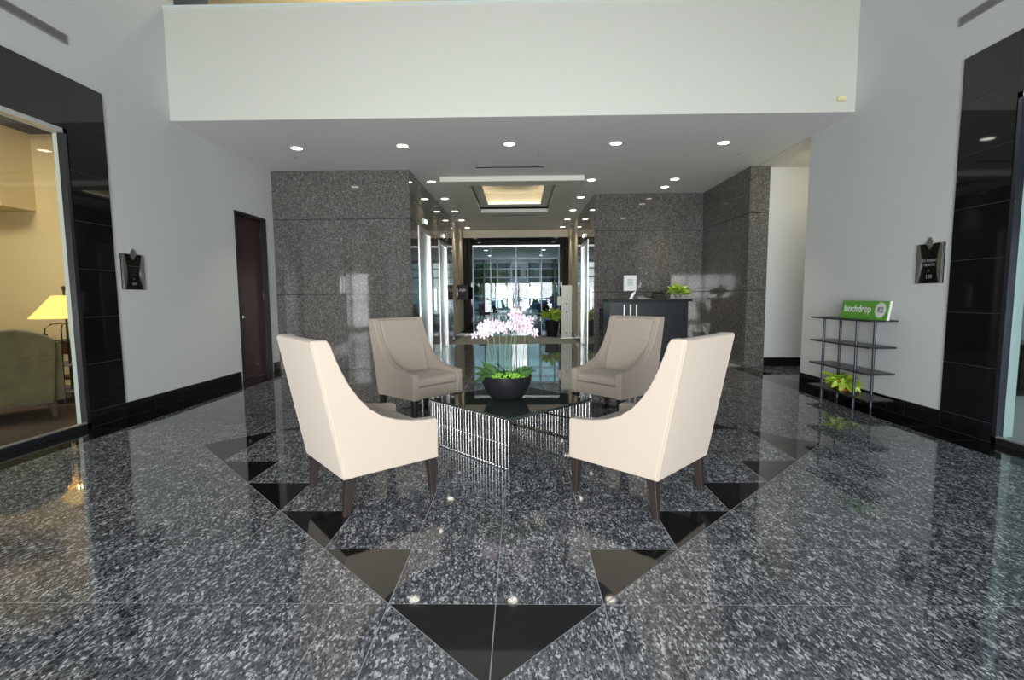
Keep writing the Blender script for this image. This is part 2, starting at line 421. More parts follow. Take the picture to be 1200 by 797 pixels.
# glazed office openings
def window(name, x, sgn, y0, y1, label, gm, rd):
    wn = st(empty(name, (x, (y0 + y1) / 2, 0)), label, 'window')
    L = (y1 - y0) / 2
    xi = -sgn      # towards the office
    def b(nm, mt, xa, ya, za, xb, yb, zb, **k): return box(nm, mt, wn, min(xa, xb), ya, za, max(xa, xb), yb, zb, **k)
    b('frame_jamb', P['alum'], -xi * .012, L - .04, 0, xi * .05, L, OZ)
    b('frame_jamb', P['alum'], -xi * .012, -L, 0, xi * .05, -L + .04, OZ)
    b('frame_head', P['alumlight'], -xi * .012, -L, OZ - .045, xi * .05, L, OZ)
    b('frame_sill', P['alum'], -xi * .012, -L, 0, xi * .05, L, .055)
    b('sill_bead', P['alumlight'], -xi * .006, -L + .04, .055, xi * .02, L - .04, .068)
    b('white_reveal', P['revealL'], xi * .05, L - .041, .06, xi * rd, L, OZ - .05)
    b('white_reveal', P['revealL'], xi * .05, -L, OZ - .046, xi * rd, L - .041, OZ)
    b('pane', gm, xi * .028, -L + .035, .05, xi * .036, L - .035, OZ - .04)
    return wn
window('window_1', XL, 1, OL0, OL1, 'clear glass office window with a lamp and olive armchair behind it', P['glass'], .09)
window('window_2', XR, -1, OR0, OR1, 'dim tinted glass office window near the shelf stand', P['paletint'], .13)

# dark red door on the left wall
d = st(empty('door_1', (XL, (DL0 + DL1) / 2, 0)), 'dark mahogany door with black frame beside the granite wall', 'door')
hw = (DL1 - DL0) / 2
box('frame_jamb', P['doorframe'], d, -.12, -hw, 0, .018, -hw + .05, DZ, bevel=.003, seg=1)
box('frame_jamb', P['doorframe'], d, -.12, hw - .05, 0, .018, hw, DZ, bevel=.003, seg=1)
box('frame_head', P['doorframe'], d, -.12, -hw + .05, DZ - .05, .018, hw - .05, DZ, bevel=.003, seg=1)
leaf_d = box('door_leaf', P['door'], d, -.11, -hw + .053, .008, -.066, hw - .053, DZ - .053)
MB().lathe([(0, 0), (.026, 0), (.026, .008), (.012, .012), (.011, .045), (.024, .05), (.027, .066), (.018, .08), (0, .082)], 16).build('door_knob', P['steel'], leaf_d, smooth=True, loc=(-.066, -hw + .11, 1.0), rot=(0, R(90), 0))
MB().lathe([(0, 0), (.022, 0), (.022, .012), (0, .014)], 14).build('deadbolt', P['steel'], leaf_d, smooth=True, loc=(-.066, -hw + .11, 1.12), rot=(0, R(90), 0))
for z in (.25, 1.3, 2.3):
    MB().tube([(-.066, hw - .052, z), (-.066, hw - .052, z + .1)], .008, 8).build('hinge', P['doorframe'], d)
box('threshold', P['blacktile'], d, -.26, -hw, .0, -.0, hw, .006)

# air vents high on the side walls
def vent(x, sgn, y0, y1, z0, z1, label):
    v = tag(empty('wall_vent', (x, (y0 + y1) / 2, z0)), label, 'air vent')
    L = (y1 - y0) / 2; h = z1 - z0
    a, b = (0.0, .012) if sgn > 0 else (-.012, 0.0)
    grey = P['tray']
    box('frame_bar', grey, v, a, -L, 0, b, L, .014); box('frame_bar', grey, v, a, -L, h - .014, b, L, h)
    box('frame_bar', grey, v, a, -L, .014, b, -L + .014, h - .014); box('frame_bar', grey, v, a, L - .014, .014, b, L, h - .014)
    box('backing', P['matblack'], v, a * .3, -L + .014, .014, b * .3, L - .014, h - .014)
    for i in range(4):
        z = .022 + i * (h - .036) / 4
        box('louvre', grey, v, a * .8, -L + .014, z, b * .8, L - .014, z + .006)
    n = int((2 * L) / .33)
    for i in range(1, n):
        box('divider', grey, v, a * .9, -L + i * 2 * L / n - .004, .014, b * .9, -L + i * 2 * L / n + .004, h - .014)
vent(XL, 1, 2.9, 4.93, 3.752, 3.84, 'slim grey air vent above the warm lit office window')
vent(XR, -1, 3.0, 4.90, 3.762, 3.842, 'slim grey air vent above the dim tinted office window')

# ------------------------------------------------------------------ fascia, soffit ceiling and upper level
fa = st(box('wall_fascia', P['fascia'], None, XL, YF, ZC + .001, XR, YF + .2, 4.85), 'tall bright white bulkhead wall above the seating area', 'wall')
box('ledge_cap', P['revealL'], fa, XL, YF - .012, 4.85, XR, YF + .22, 4.882)
CO = (-.98, 9.75, .71, 12.80)     # outer coffer x0,y0,x1,y1
CI = (-.78, 10.1, .51, 12.45)     # inner coffer
m = MB()
m.box(XL, YF + .004, ZC, XR, CO[1], ZC + .12); m.box(XL, CO[1], ZC, CO[0], CO[3], ZC + .12); m.box(CO[2], CO[1], ZC, XR, CO[3], ZC + .12); m.box(XL, CO[3], ZC, XR, YEND + .2, ZC + .12)
ceiling = st(m.build('ceiling', P['ceil']), 'flat grey lobby ceiling under the bulkhead with rows of round downlights', 'ceiling')
# dropped panel with stepped coffer
ZD = 3.425
PX0, PX1, PY0, PY1 = -1.48, 1.20, 9.36, 14.3
m = MB()
m.box(PX0, PY0, ZD, PX1, CO[1], ZC); m.box(PX0, CO[3], ZD, PX1, PY1, ZC); m.box(PX0, CO[1], ZD, CO[0], CO[3], ZC); m.box(CO[2], CO[1], ZD, PX1, CO[3], ZC)
dp = m.build('dropped_panel', P['fascia'], ceiling)
m = MB(); z1 = 3.56
m.box(CO[0] - .02, CO[1] - .02, ZC, CO[0], CO[3] + .02, z1); m.box(CO[2], CO[1] - .02, ZC, CO[2] + .02, CO[3] + .02, z1)
m.box(CO[0], CO[1] - .02, ZC, CO[2], CO[1], z1); m.box(CO[0], CO[3], ZC, CO[2], CO[3] + .02, z1)
m.box(CO[0] - .02, CO[1] - .02, z1, CI[0], CO[3] + .02, z1 + .02); m.box(CI[2], CO[1] - .02, z1, CO[2] + .02, CO[3] + .02, z1 + .02)
m.box(CI[0], CO[1] - .02, z1, CI[2], CI[1], z1 + .02); m.box(CI[0], CI[3], z1, CI[2], CO[3] + .02, z1 + .02)
m.build('coffer_step', P['fascia'], ceiling)
m = MB(); z2 = 3.86
e = .0
m.box(CI[0] - .12, CI[1] - .12, z2, CI[2] + .12, CI[3] + .12, z2 + .02)
m.box(CI[0] - .14, CI[1] - .14, z1 + .02, CI[0] - .12, CI[3] + .14, z2 + .02); m.box(CI[2] + .12, CI[1] - .14, z1 + .02, CI[2] + .14, CI[3] + .14, z2 + .02)
m.box(CI[0] - .12, CI[1] - .14, z1 + .02, CI[2] + .12, CI[1] - .12, z2 + .02); m.box(CI[0] - .12, CI[3] + .12, z1 + .02, CI[2] + .12, CI[3] + .14, z2 + .02)
m.build('coffer_top', mat('coffer_paint', rgb(232, 222, 196), .8), ceiling)
# warm cove strips lying on the coffer ledge
P['cove'] = mat('cove_strip', (1, 1, 1), .5, emit=(1, .93, .78), es=3.2)
for a in ((CI[0] - .10, CI[1], z1 + .02, CI[0] - .05, CI[3], z1 + .04), (CI[2] + .05, CI[1], z1 + .02, CI[2] + .10, CI[3], z1 + .04), (CI[0], CI[3] + .05, z1 + .02, CI[2], CI[3] + .10, z1 + .04)):
    box('cove_light', P['cove'], ceiling, *a)
box('linear_diffuser', P['matblack'], ceiling, -.75, 8.70, ZC - .004, .42, 8.75, ZC - .0)
box('linear_diffuser', P['matblack'], ceiling, -.75, 13.25, ZD - .004, .42, 13.30, ZD - .0)
for px, py in ((-3.55, 7.95), (.32, 7.95), (3.45, 8.05)):
    MB().lathe([(.0, ZC - .018), (.02, ZC - .016), (.03, ZC), (0, ZC)], 12, (px, py)).build('sprinkler_cap', P['tray'], ceiling)

# upper level seen over the bulkhead, atrium shell
ub = st(MB().box(-9, 9.5, 3.7, -5.72, 9.6, ZT).build('wall_upper_grey', P['greyroom']), 'grey wall of the upper level over the bulkhead', 'wall')
st(MB().box(-5.72, 9.5, 3.7, 5.2, 9.6, ZT).build('wall_upper_beige', P['warmwall']), 'beige wall of the upper level over the bulkhead', 'wall')
st(MB().box(-9, YF + .2, 3.7, 5.2, 9.5, 3.75).build('floor_upper', P['carpet']), 'upper level floor behind the bulkhead', 'floor')
st(MB().box(-9.2, -2.5, ZT, 5.3, 9.6, ZT + .1).build('ceiling_atrium', P['darkceil']), 'high grey atrium ceiling', 'ceiling')
light('upper_lights', 'POINT', (-3, 8.0, 6.9), 60, (1, .9, .7), shadow_soft_size=.2)
# glass front behind the camera: real mullions that the polished stone mirrors
fr = st(MB().box(-9.2, -2.5, 0, -2.7, -2.3, ZT).box(2.44, -2.5, 0, 5.3, -2.3, ZT).box(-2.7, -2.5, 6.4, 2.44, -2.3, ZT).build('wall_front', P['darkceil']), 'entrance glass front wall facing the daylight', 'wall')
for i in range(7):
    x = -2.66 + i * 5.06 / 6
    box('mullion', P['alum'], fr, x - .035, -2.46, 0, x + .035, -2.34, 6.4)
for z in (.05, 1.1, 2.3, 3.6, 5.0, 6.36):
    box('transom', P['alum'], fr, -2.7, -2.45, z - .035, 2.44, -2.35, z + .035)

# ------------------------------------------------------------------ granite clad walls
def clad(core, m_, face, at, spans, zs, th=.02, g=.006):
    """granite slabs proud of a wall; face 'y-' faces the camera (spans in x), 'x+'/'x-' face sideways (spans in y)"""
    for a, b in spans:
        for z0, z1 in zip(zs, zs[1:]):
            if face == 'y-': box('granite_panel', m_, core, a + g / 6, at - th, z0 + g, b - g / 6, at, z1 - g)
            elif face == 'x+': box('granite_panel', m_, core, at, a + g / 6, z0 + g, at + th, b - g / 6, z1 - g)
            else: box('granite_panel', m_, core, at - th, a + g / 6, z0 + g, at, b - g / 6, z1 - g)
ZJ = [0, 1.355, 2.675, ZC + .003]
wel = st(MB().box(XL, YG + .02, 0, CL - .14, YE, ZC).box(CL - .14, YG + .02, 0, CL - .02, 9.50, ZC).box(CL - .14, 9.5, 2.66, CL - .02, 10.76, ZC).box(CL - .14, 10.76, 0, CL - .02, 11.88, ZC).box(CL - .14, 11.88, 2.66, CL - .02, 13.12, ZC).box(CL - .14, 13.12, 0, CL - .02, YE, ZC).build('wall_elevator_left', P['dark_core']), 'speckled granite wall with two elevator doors round the corner', 'wall')
clad(wel, P['wallgranite'], 'y-', YG + .02, [(XL + .002, -3.12), (-3.12, CL)], ZJ)
clad(wel, P['wallgranite'], 'x+', CL - .02, [(YG + .02, 9.5), (10.76, 11.88), (13.12, YE)], ZJ)
clad(wel, P['wallgranite'], 'x+', CL - .02, [(9.5, 10.76), (11.88, 13.12)], [2.66, ZC + .003])
wer = st(MB().box(CR + .14, YN + .02, 0, 4.1, YE, ZC).box(CR + .02, YN + .02, 0, CR + .14, 12.05, ZC).box(CR + .02, 12.05, 2.66, CR + .14, 13.35, ZC).box(CR + .02, 13.35, 0, CR + .14, YE, ZC).build('wall_elevator_right', P['dark_core']), 'speckled granite niche wall behind the reception desk', 'wall')
clad(wer, P['wallgranite'], 'y-', YN + .02, [(CR, 2.84), (2.84, 4.02)], [0, 1.375, 2.715, ZC + .003])
clad(wer, P['wallgranite'], 'x-', CR + .02, [(YN + .02, 12.05), (13.35, YE)], [0, 1.375, 2.715, ZC + .003])
clad(wer, P['wallgranite'], 'x-', CR + .02, [(12.05, 13.35)], [2.66, ZC + .003])
wp = st(MB().box(4.02, YG + .04, 0, 4.34, YN + .04, ZC).build('wall_pillar_granite', P['dark_core']), 'speckled granite pillar wall closing the reception niche', 'wall')
clad(wp, P['wallgranite'], 'y-', YG + .04, [(4.0, 4.34)], [0, 1.375, 2.715, ZC + .003])
clad(wp, P['wallgranite'], 'x-', 4.02, [(YG + .04, YN)], [0, 1.375, 2.715, ZC + .003])

# side passage on the right: white wall, its ceiling and baseboard
pw = st(MB().box(4.34, 8.95, 0, 7.2, 9.1, ZC + .02).box(7.1, 7.0, 0, 7.2, 8.95, ZC).build('wall_passage', P['paint']), 'cream white wall of the side passage beside the granite pillar', 'wall')
for i in range(6):
    x = 4.345 + i * .45
    box('baseboard_tile', P['blacktile'], pw, x, 8.934, 0, x + .446, 8.95, .16)
pc = st(MB().box(XR, 7.24, ZC + .012, 7.2, 8.95, ZC + .06).build('ceiling_passage', P['alumlight']), 'white tiled ceiling of the side passage', 'ceiling')
for i in range(5):
    for j in range(3):
        box('ceiling_tile', P['fascia'], pc, XR + .02 + i * .61, 7.26 + j * .57, ZC, XR + .02 + i * .61 + .6, 7.26 + j * .57 + .56, ZC + .012)
box('wall_light_strip', P['lampon'], pc, 6.6, 7.9, ZC - .006, 6.9, 8.2, ZC)
light('passage_light', 'POINT', (5.2, 8.0, 3.1), 9, (1, .86, .64), shadow_soft_size=.12)
st(MB().box(xo, 7.0, 0, 7.2, 7.24, ZC).build('wall_passage_near', P['paint']), 'near wall of the side passage', 'wall')

# corridor end: cream side walls and dark portal with glass
wc = st(MB().box(CL - .14, YE, 0, CL, YEND, ZC).build('wall_corridor_left', P['paintwarm']), 'cream corridor wall beyond the pair of elevators', 'wall')
box('baseboard_run', P['blacktile'], wc, CL, YE, 0, CL + .016, YEND, .16)
wc = st(MB().box(CR, YE, 0, CR + .14, YEND, ZC).build('wall_corridor_right', P['paintwarm']), 'cream corridor wall beyond the single elevator', 'wall')
box('baseboard_run', P['blacktile'], wc, CR - .016, YE, 0, CR, YEND, .16)
we = st(MB().box(CL - .2, YEND, 3.27, CR + .2, YEND + .25, ZC + .1).build('wall_end', P['paintwarm']), 'cream wall band over the dark portal at the end of the corridor', 'wall')
pt = st(empty('trim_3', (CX, YEND, 0)), 'dark stone portal framing the glass at the end of the corridor', 'portal')
box('jamb', P['blacktile'], pt, CL - CX, -.03, 0, -1.48, .25, 3.27); box('jamb', P['blacktile'], pt, 1.48, -.03, 0, CR - CX, .25, 3.27)
box('lintel', P['blacktile'], pt, -1.48, -.03, 3.02, 1.48, .25, 3.27)
gd = st(empty('window_3', (CX, YEND + .15, 0)), 'glass storefront with double doors at the end of the corridor', 'window')
for x in (-1.465, -.87, -.012, .012, .87, 1.465):
    box('frame_stile', P['alum'], gd, x - .012, -.02, 0, x + .012, .02, 3.02)
box('frame_head', P['alum'], gd, -1.48, -.02, 2.565, 1.48, .02, 2.595); box('frame_head', P['alumlight'], gd, -1.48, -.03, 2.97, 1.48, .03, 3.02)
box('frame_sill', P['alum'], gd, -1.48, -.03, 0, -.87, .03, .1); box('frame_sill', P['alum'], gd, .87, -.03, 0, 1.48, .03, .1)
for a, b in ((-1.45, -.89), (-.85, -.04), (.04, .85), (.89, 1.45)):
    box('pane', P['coated'], gd, a, -.005, .02, b, .005, 2.56); box('pane', P['coated'], gd, a, -.005, 2.6, b, .005, 2.97)
for x in (-.1, .1): MB().tube([(x, -.03, .9), (x, -.07, .93), (x, -.07, 1.37), (x, -.03, 1.4)], .012).build('pull_handle', P['steel'], gd)

# ------------------------------------------------------------------ elevators
def elevator(x, sgn, y0, y1, name, label):
    e = st(empty(name, (x, (y0 + y1) / 2, 0)), label, 'elevator')
    L = (y1 - y0) / 2
    def b(nm, mt, xa, ya, za, xb, yb, zb, p=e, **k): return box(nm, mt, p, min(xa, xb), ya, za, max(xa, xb), yb, zb, **k)
    b('jamb', P['steel'], -sgn * .11, -L, 0, sgn * .015, -L + .07, 2.66, bevel=.004); b('jamb', P['steel'], -sgn * .11, L - .07, 0, sgn * .015, L, 2.66, bevel=.004)
    b('head', P['steel'], -sgn * .11, -L + .07, 2.58, sgn * .015, L - .07, 2.66, bevel=.004)
    b('door_panel', P['steel'], -sgn * .065, -L + .07, .01, -sgn * .035, -.003, 2.58); b('door_panel', P['steel'], -sgn * .065, .003, .01, -sgn * .035, L - .07, 2.58)
    b('sill', P['alumlight'], -sgn * .11, -L + .07, 0, 0, L - .07, .008)
    il = b('hall_lantern', P['steel'], 0, -.12, 2.76, sgn * .03, .12, 2.86, bevel=.004)
    for k in (-.06, .06): b('lantern_lens', P['lampon'], sgn * .03, k - .03, 2.78, sgn * .036, k + .03, 2.84, p=il)
elevator(CL, 1, 9.5, 10.76, 'door_2', 'stainless elevator door nearest the granite corner')
elevator(CL, 1, 11.88, 13.12, 'door_3', 'stainless elevator door next to the cream corridor wall with the sign')
elevator(CR, -1, 12.05, 13.35, 'door_4', 'stainless elevator door across the corridor behind the reception niche')
def call_plate(x, sgn, y, label):
    c = tag(empty('call_panel', (x, y, .98)), label, 'call panel')
    box('plate', P['steel'], c, min(0, sgn * .03), -.07, 0, max(0, sgn * .03), .07, .5, bevel=.006)
    for z in (.2, .3):
        MB().lathe([(0, 0), (.02, 0), (.02, .008), (0, .01)], 12).build('call_button', P['chrome'], c, loc=(sgn * .03, 0, z), rot=(0, sgn * R(90), 0))
call_plate(CL, 1, 11.32, 'steel call panel between the two elevator doors')
call_plate(CR, -1, 11.55, 'steel call panel on the corridor corner by the reception niche')
bs = tag(empty('blade_sign', (CL, 15.1, 1.2)), 'small black blade sign on the cream corridor wall', 'sign')
box('panel', P['matblack'], bs, .0, -.014, 0, .34, .014, .46); box('bracket', P['steel'], bs, 0, -.03, .1, .02, .03, .36)
m = MB().prism([(.05, .28), (.12, .36), (.17, .31), (.22, .36), (.29, .28), (.17, .24)], 'y', -.018, -.0141); m.build('emblem', P['tray'], bs)

# ------------------------------------------------------------------ round downlights
tm = MB().lathe([(.080, -.002), (.084, -.006), (.102, -.006), (.104, 0), (.080, 0)], 24).mesh('lamp_trim', True); tm.materials.append(P['trim'])
lm_ = MB(); lm_.v = [(.081 * math.cos(k * math.pi / 12), .081 * math.sin(k * math.pi / 12), -.0015) for k in range(24)]; lm_.f = [tuple(range(24))[::-1]]
lm = lm_.mesh('lamp_lens'); lm.materials.append(P['lampon'])
def downlight(x, y, z, label, watt, group):
    d = tag(empty('downlight', (x, y, z)), label, 'downlight', group)
    link('trim_ring', tm, None, d); link('lamp_lens', lm, None, d)
    light('downlight_beam', 'SPOT', (0, 0, -.02), watt, (1, .84, .6), parent=d, spot_size=R(80), spot_blend=.8, shadow_soft_size=.05)
names = ['nearest the painted wall with the dark door', 'second from the dark door side', 'at the middle of the row', 'second from the shelf stand side', 'nearest the shelf stand wall']
for (x, y), n in zip(((-3.31, 7.50), (-1.72, 7.45), (-.145, 7.43), (1.41, 7.46), (2.99, 7.50)), names):
    downlight(x, y, ZC, 'round downlight of the front row, ' + n, 60, 'downlights of the front row')
words = ['first', 'second', 'third', 'fourth', 'fifth']
for i, y in enumerate((9.74, 11.40, 13.08, 14.6, 16.2)):
    downlight(-1.70, y, ZC, words[i] + ' corridor downlight along the wall with two elevators', 36, 'corridor downlights')
    downlight(1.38, y, ZC, words[i] + ' corridor downlight along the reception side', 36, 'corridor downlights')
downlight(2.98, 9.75, ZC, 'round downlight over the reception desk, the nearer of two', 45, 'downlights over the reception desk')
downlight(2.98, 10.42, ZC, 'round downlight over the reception desk, the farther of two', 50, 'downlights over the reception desk')
sl = tag(empty('emergency_lamp', (3.92, YF, 3.64)), 'tiny pale yellow sensor box low on the white bulkhead', 'sensor')
box('housing', mat('ivory_plastic', rgb(240, 236, 190), .5), sl, -.05, -.04, 0, .05, 0, .055, bevel=.008); box('lens', mat('pale_yellow_lens', rgb(246, 240, 196), .4), sl, -.03, -.044, .012, .03, -.0405, .04)

# ------------------------------------------------------------------ lounge chairs
CH_PROF = [(-.300, .235), (-.455, 1.045), (-.440, 1.062), (-.375, 1.060), (-.355, 1.03), (-.33, .955), (-.295, .87), (-.25, .78), (-.195, .70), (-.13, .63), (-.05, .575), (.04, .540), (.14, .518), (.24, .505), (.318, .502), (.330, .490), (.330, .235)]
def make_chair(loc, rz, label):
    c = tag(empty('lounge_chair', loc, rz), label, 'armchair', 'lounge chairs around the glass table')
    fb = P['fabric']; W = .335; TH = .075
    for s in (-1, 1):
        a, b = (W - TH, W) if s > 0 else (-W, -W + TH)
        pn = MB().prism(CH_PROF, 'x', a, b).build('side_panel', fb, c, bevel=.014, seg=3)
    # outer back panel and inner back cushion
    bp = MB().prism([(-.312, .232), (-.468, 1.050), (-.460, 1.062), (-.402, 1.060), (-.24, .232)], 'x', -W + .002, W - .002).build('back_panel', fb, c, bevel=.010, seg=3)
    for s in (-1, 1): MB().tube([(s * (W - .005), -.309, .24), (s * (W - .005), -.464, 1.046)], .0045, 6).build('seam', fb, bp, smooth=True)
    MB().prism([(-.245, .40), (-.400, 1.035), (-.385, 1.05), (-.345, 1.040), (-.26, .80), (-.17, .44), (-.17, .40)], 'x', -W + TH + .003, W - TH - .003).build('back_cushion', fb, c, bevel=.02, seg=3)
    MB().box(-W + TH - .002, -.25, .238, W - TH + .002, .312, .36).build('seat_rail', fb, c, bevel=.01, seg=2)
    sc_ = MB().prism([(-.2, .365), (-.2, .455), (.0, .475), (.2, .472), (.300, .455), (.322, .43), (.322, .385), (.305, .365)], 'x', -W + TH + .004, W - TH - .004).build('seat_cushion', fb, c, bevel=.018, seg=3)
    for s in (-1, 1):
        MB().taper(s * .298, .292, .236, .030, s * .300, .300, 0, .019).build('leg', P['leg'], c, bevel=.003, seg=1)
        MB().taper(s * .298, -.262, .236, .030, s * .300, -.292, 0, .019).build('leg', P['leg'], c, bevel=.003, seg=1)
    return c
make_chair((-1.02, 3.235, 0), R(-49.2), 'cream upholstered lounge chair in front, back turned, on the dark door side')
make_chair((.785, 3.21, 0), R(46.3), 'cream upholstered lounge chair in front, back turned, on the shelf stand side')
make_chair((-1.12, 5.40, 0), R(-131), 'beige upholstered lounge chair behind the table, facing us, before the granite wall')
make_chair((1.03, 5.42, 0), R(133), 'beige upholstered lounge chair behind the table, facing us, before the reception desk')

# ------------------------------------------------------------------ rod table
tb = tag(empty('coffee_table', (-.09, 4.265, 0), R(45)), 'square low table of chrome rods with a dark glass top', 'table')
H = .49
box('glass_top', P['tableglass'], tb, -H - .012, -H - .012, .392, H + .012, H + .012, .404, bevel=.002, seg=1)
rm = MB().tube([(0, 0, .006), (0, 0, .385)], .0082, 10).mesh('rod', True); rm.materials.append(P['rod'])
N = 28
# two grilles on opposite sides (local -x and +x), rods spaced along local y
for sx in (-H, H):
    for i in range(N): link('rod', rm, None, tb, (sx, -H + .006 + i * (2 * H - .012) / (N - 1), 0))
    for z in (.008, .19, .380):
        MB().tube([(sx + (.010 if sx < 0 else -.010), -H, z), (sx + (.010 if sx < 0 else -.010), H, z)], .008, 8).build('cross_bar', P['rod'], tb, smooth=True)
for y in (-H, H): MB().tube([(-H, y, .382), (H, y, .382)], .008, 8).build('top_bar', P['rod'], tb, smooth=True)

# ------------------------------------------------------------------ orchid bowl
def leaf_mesh(name, m_, length=1.0, width=.42, droop=.35, rows=6, fold=.12):
    v = []; f = []
    for i in range(rows + 1):
        t = i / rows; wd = width / 2 * math.sin(math.pi * min(1, t * .93 + .07)) ** .7 * (1 - t ** 6); y = length * t; z = -droop * t * t * length
        if i == rows: wd = .002
        v += [(-wd, y, z + fold * wd), (0, y, z - fold * wd), (wd, y, z + fold * wd)]
    for i in range(rows):
        b = i * 3; f += [(b, b + 1, b + 4, b + 3), (b + 1, b + 2, b + 5, b + 4)]
    me = bpy.data.meshes.new(name); me.from_pydata(v, [], f); me.polygons.foreach_set('use_smooth', [True] * len(me.polygons)); me.materials.append(m_)
    return me
ob = tag(empty('orchid_planter', (-.126, 4.30, .404)), 'black bowl of pink white orchids standing on the glass table', 'orchid')
MB().lathe([(0, 0), (.115, 0), (.14, .012), (.19, .08), (.217, .15), (.226, .205), (.22, .208), (.212, .2), (.2, .165), (0, .165)], 40).build('bowl', P['bowl'], ob, smooth=True)
m = MB()
icos = []
for i in range(330):
    a = random.random() * 6.283; r = .2 * math.sqrt(random.random()); z = .178 + .028 * (1 - (r / .2) ** 2) + random.random() * .01; s = .010 + random.random() * .007
    b = len(m.v); x, y = r * math.cos(a), r * math.sin(a)
    m.v += [(x + s, y, z), (x - s, y, z), (x, y + s, z), (x, y - s, z), (x, y, z + s), (x, y, z - s)]
    m.f += [tuple(b + q for q in t) for t in ((0, 2, 4), (2, 1, 4), (1, 3, 4), (3, 0, 4), (2, 0, 5), (1, 2, 5), (3, 1, 5), (0, 3, 5))]
o = m.build('moss_pebbles', P['moss'], ob); o['kind'] = 'stuff'
olf = leaf_mesh('orchid_leaf', P['leaf'], droop=.45, width=.44)
for (x, y, az, el, L) in ((-.12, -.05, 75, 50, .20), (-.10, 0, 100, 62, .21), (-.06, .02, 20, 55, .17), (-.13, -.09, 118, 12, .22), (-.14, .03, 85, 25, .17),
                          (.02, -.04, 60, 40, .17), (.03, .0, -70, 40, .20), (.06, -.02, -40, 48, .17), (.10, .02, -85, 35, .18), (.12, -.04, -100, 40, .16), (.08, .06, -20, 40, .18), (0, .08, 30, 50, .18), (.0, -.05, 150, 35, .14), (.13, .04, -95, 55, .15)):
    o = link('leaf', olf, None, ob, (x, y, .19), (R(el), R(55 if az > 0 else -55) + random.uniform(-.25, .25), R(az)), (L * .92,) * 3); o.rotation_mode = 'YXZ'
# blossom: five rounded petals and a darker lip
v = []; f = []
for k in range(5):
    a = k * 2 * math.pi / 5 + math.pi / 2; wd = .62 if k in (1, 4) else .40
    ca, sa = math.cos(a), math.sin(a); b = len(v)
    for (t, wv, z) in ((.08, .05, 0), (.35, wd * .75, .10), (.68, wd, .12), (.92, wd * .6, .06), (1.0, .08, .0)):
        for s in (-1, 1): v.append((ca * t - sa * s * wv * .5, sa * t + ca * s * wv * .5, z))
    for i in range(4): f.append((b + 2 * i, b + 2 * i + 1, b + 2 * i + 3, b + 2 * i + 2))
bm_ = bpy.data.meshes.new('blossom'); bm_.from_pydata(v, [], f); bm_.materials.append(P['petal'])
lp = MB().lathe([(0, .02), (.10, .08), (.16, .2), (.06, .3), (0, .3)], 6); lpm = lp.mesh('lip'); lpm.materials.append(P['lip'])
def to_local(px, pz): return px + .126, pz - .404
stems = [(-.27, -.34, 1.05, 9), (-.22, -.28, 1.08, 9), (-.18, -.20, 1.08, 9), (-.10, -.01, 1.17, 10), (-.08, .03, 1.14, 9), (.02, .07, 1.04, 8), (-.14, -.10, 1.06, 8), (-.05, .0, 1.08, 8)]
for i, (xb, xt, zt, nb) in enumerate(stems):
    x0, z0 = to_local(xb, .57); x1, z1 = to_local(xt, zt); yb = random.uniform(-.07, .09); y1 = yb + random.uniform(-.06, .06)
    lean = 1 if xt > xb else -1
    pts = [(x0 * .8, yb, .17), (x0, yb, .32), (x0 + (x1 - x0) * .18, yb, .48), (x0 + (x1 - x0) * .5, (yb + y1) / 2, z1 - .06), (x1, y1, z1 - .02), (x1 + lean * .05, y1, z1 - .06)]
    MB().tube(pts, .0035, 6, .002).build('stem', P['stem'], ob, smooth=True)
    for k in range(nb):
        t = k / max(1, nb - 1)
        q0, q1 = Vector(pts[3]), Vector(pts[4])
        p = (q0 * (1 - t / .7) + q1 * (t / .7)) if t < .7 else (q1 * (1 - (t - .7) / .3) + Vector(pts[5]) * ((t - .7) / .3))
        p = p + Vector((random.uniform(-.035, .035), random.uniform(-.04, .03), random.uniform(-.05, .03)))
        sz = random.uniform(.036, .048)
        bo = link('blossom', bm_, None, ob, p, (R(90 + random.uniform(-35, 25)), random.uniform(-.5, .5), random.uniform(-.9, .9)), (sz,) * 3)
        link('lip', lpm, None, bo)

# ------------------------------------------------------------------ potted foliage plants
pl = leaf_mesh('pothos_leaf', P['pothos'], droop=.6, width=.55)
def foliage(root, n, cz, rad, L, seed, up=30, spread=(1, 1)):
    rr = random.Random(seed)
    for i in range(n):
        az = i * 137.5 + rr.uniform(-20, 20); el = up + rr.uniform(-45, 40); a = R(az + 90); r = rad * math.sqrt(rr.random())
        l = L * rr.uniform(.75, 1.2)
        link('leaf', pl, None, root, (r * math.cos(a) * spread[0], r * math.sin(a) * spread[1], cz + rr.uniform(-.02, .05) + (1 - r / max(rad, .001)) * L * .45), (R(el), rr.uniform(-1.0, 1.0), R(az)), (l, l, l)).rotation_mode = 'YXZ'
    for i in range(4):
        a = i * 1.6
        MB().tube([(0, 0, cz - .06), (.3 * rad * math.cos(a), .3 * rad * math.sin(a), cz + .04)], .004, 5).build('stalk', P['stem'], root)

# ------------------------------------------------------------------ shelf stand on the right
sh = tag(empty('shelf_stand', (3.9, 5.89, 0)), 'charcoal open shelf stand with four thin shelves against the wall', 'shelf')
for z in (.125, .415, .705, .995): box('shelf', P['shelf'], sh, -.15, -.545, z, .15, .545, z + .018, bevel=.002, seg=1)
for x in (-.10, .10):
    for y in (-.27, .33):
        MB().tube([(x, y, 0), (x, y, 1.0)], .0145, 12).build('post', P['post'], sh, smooth=True)
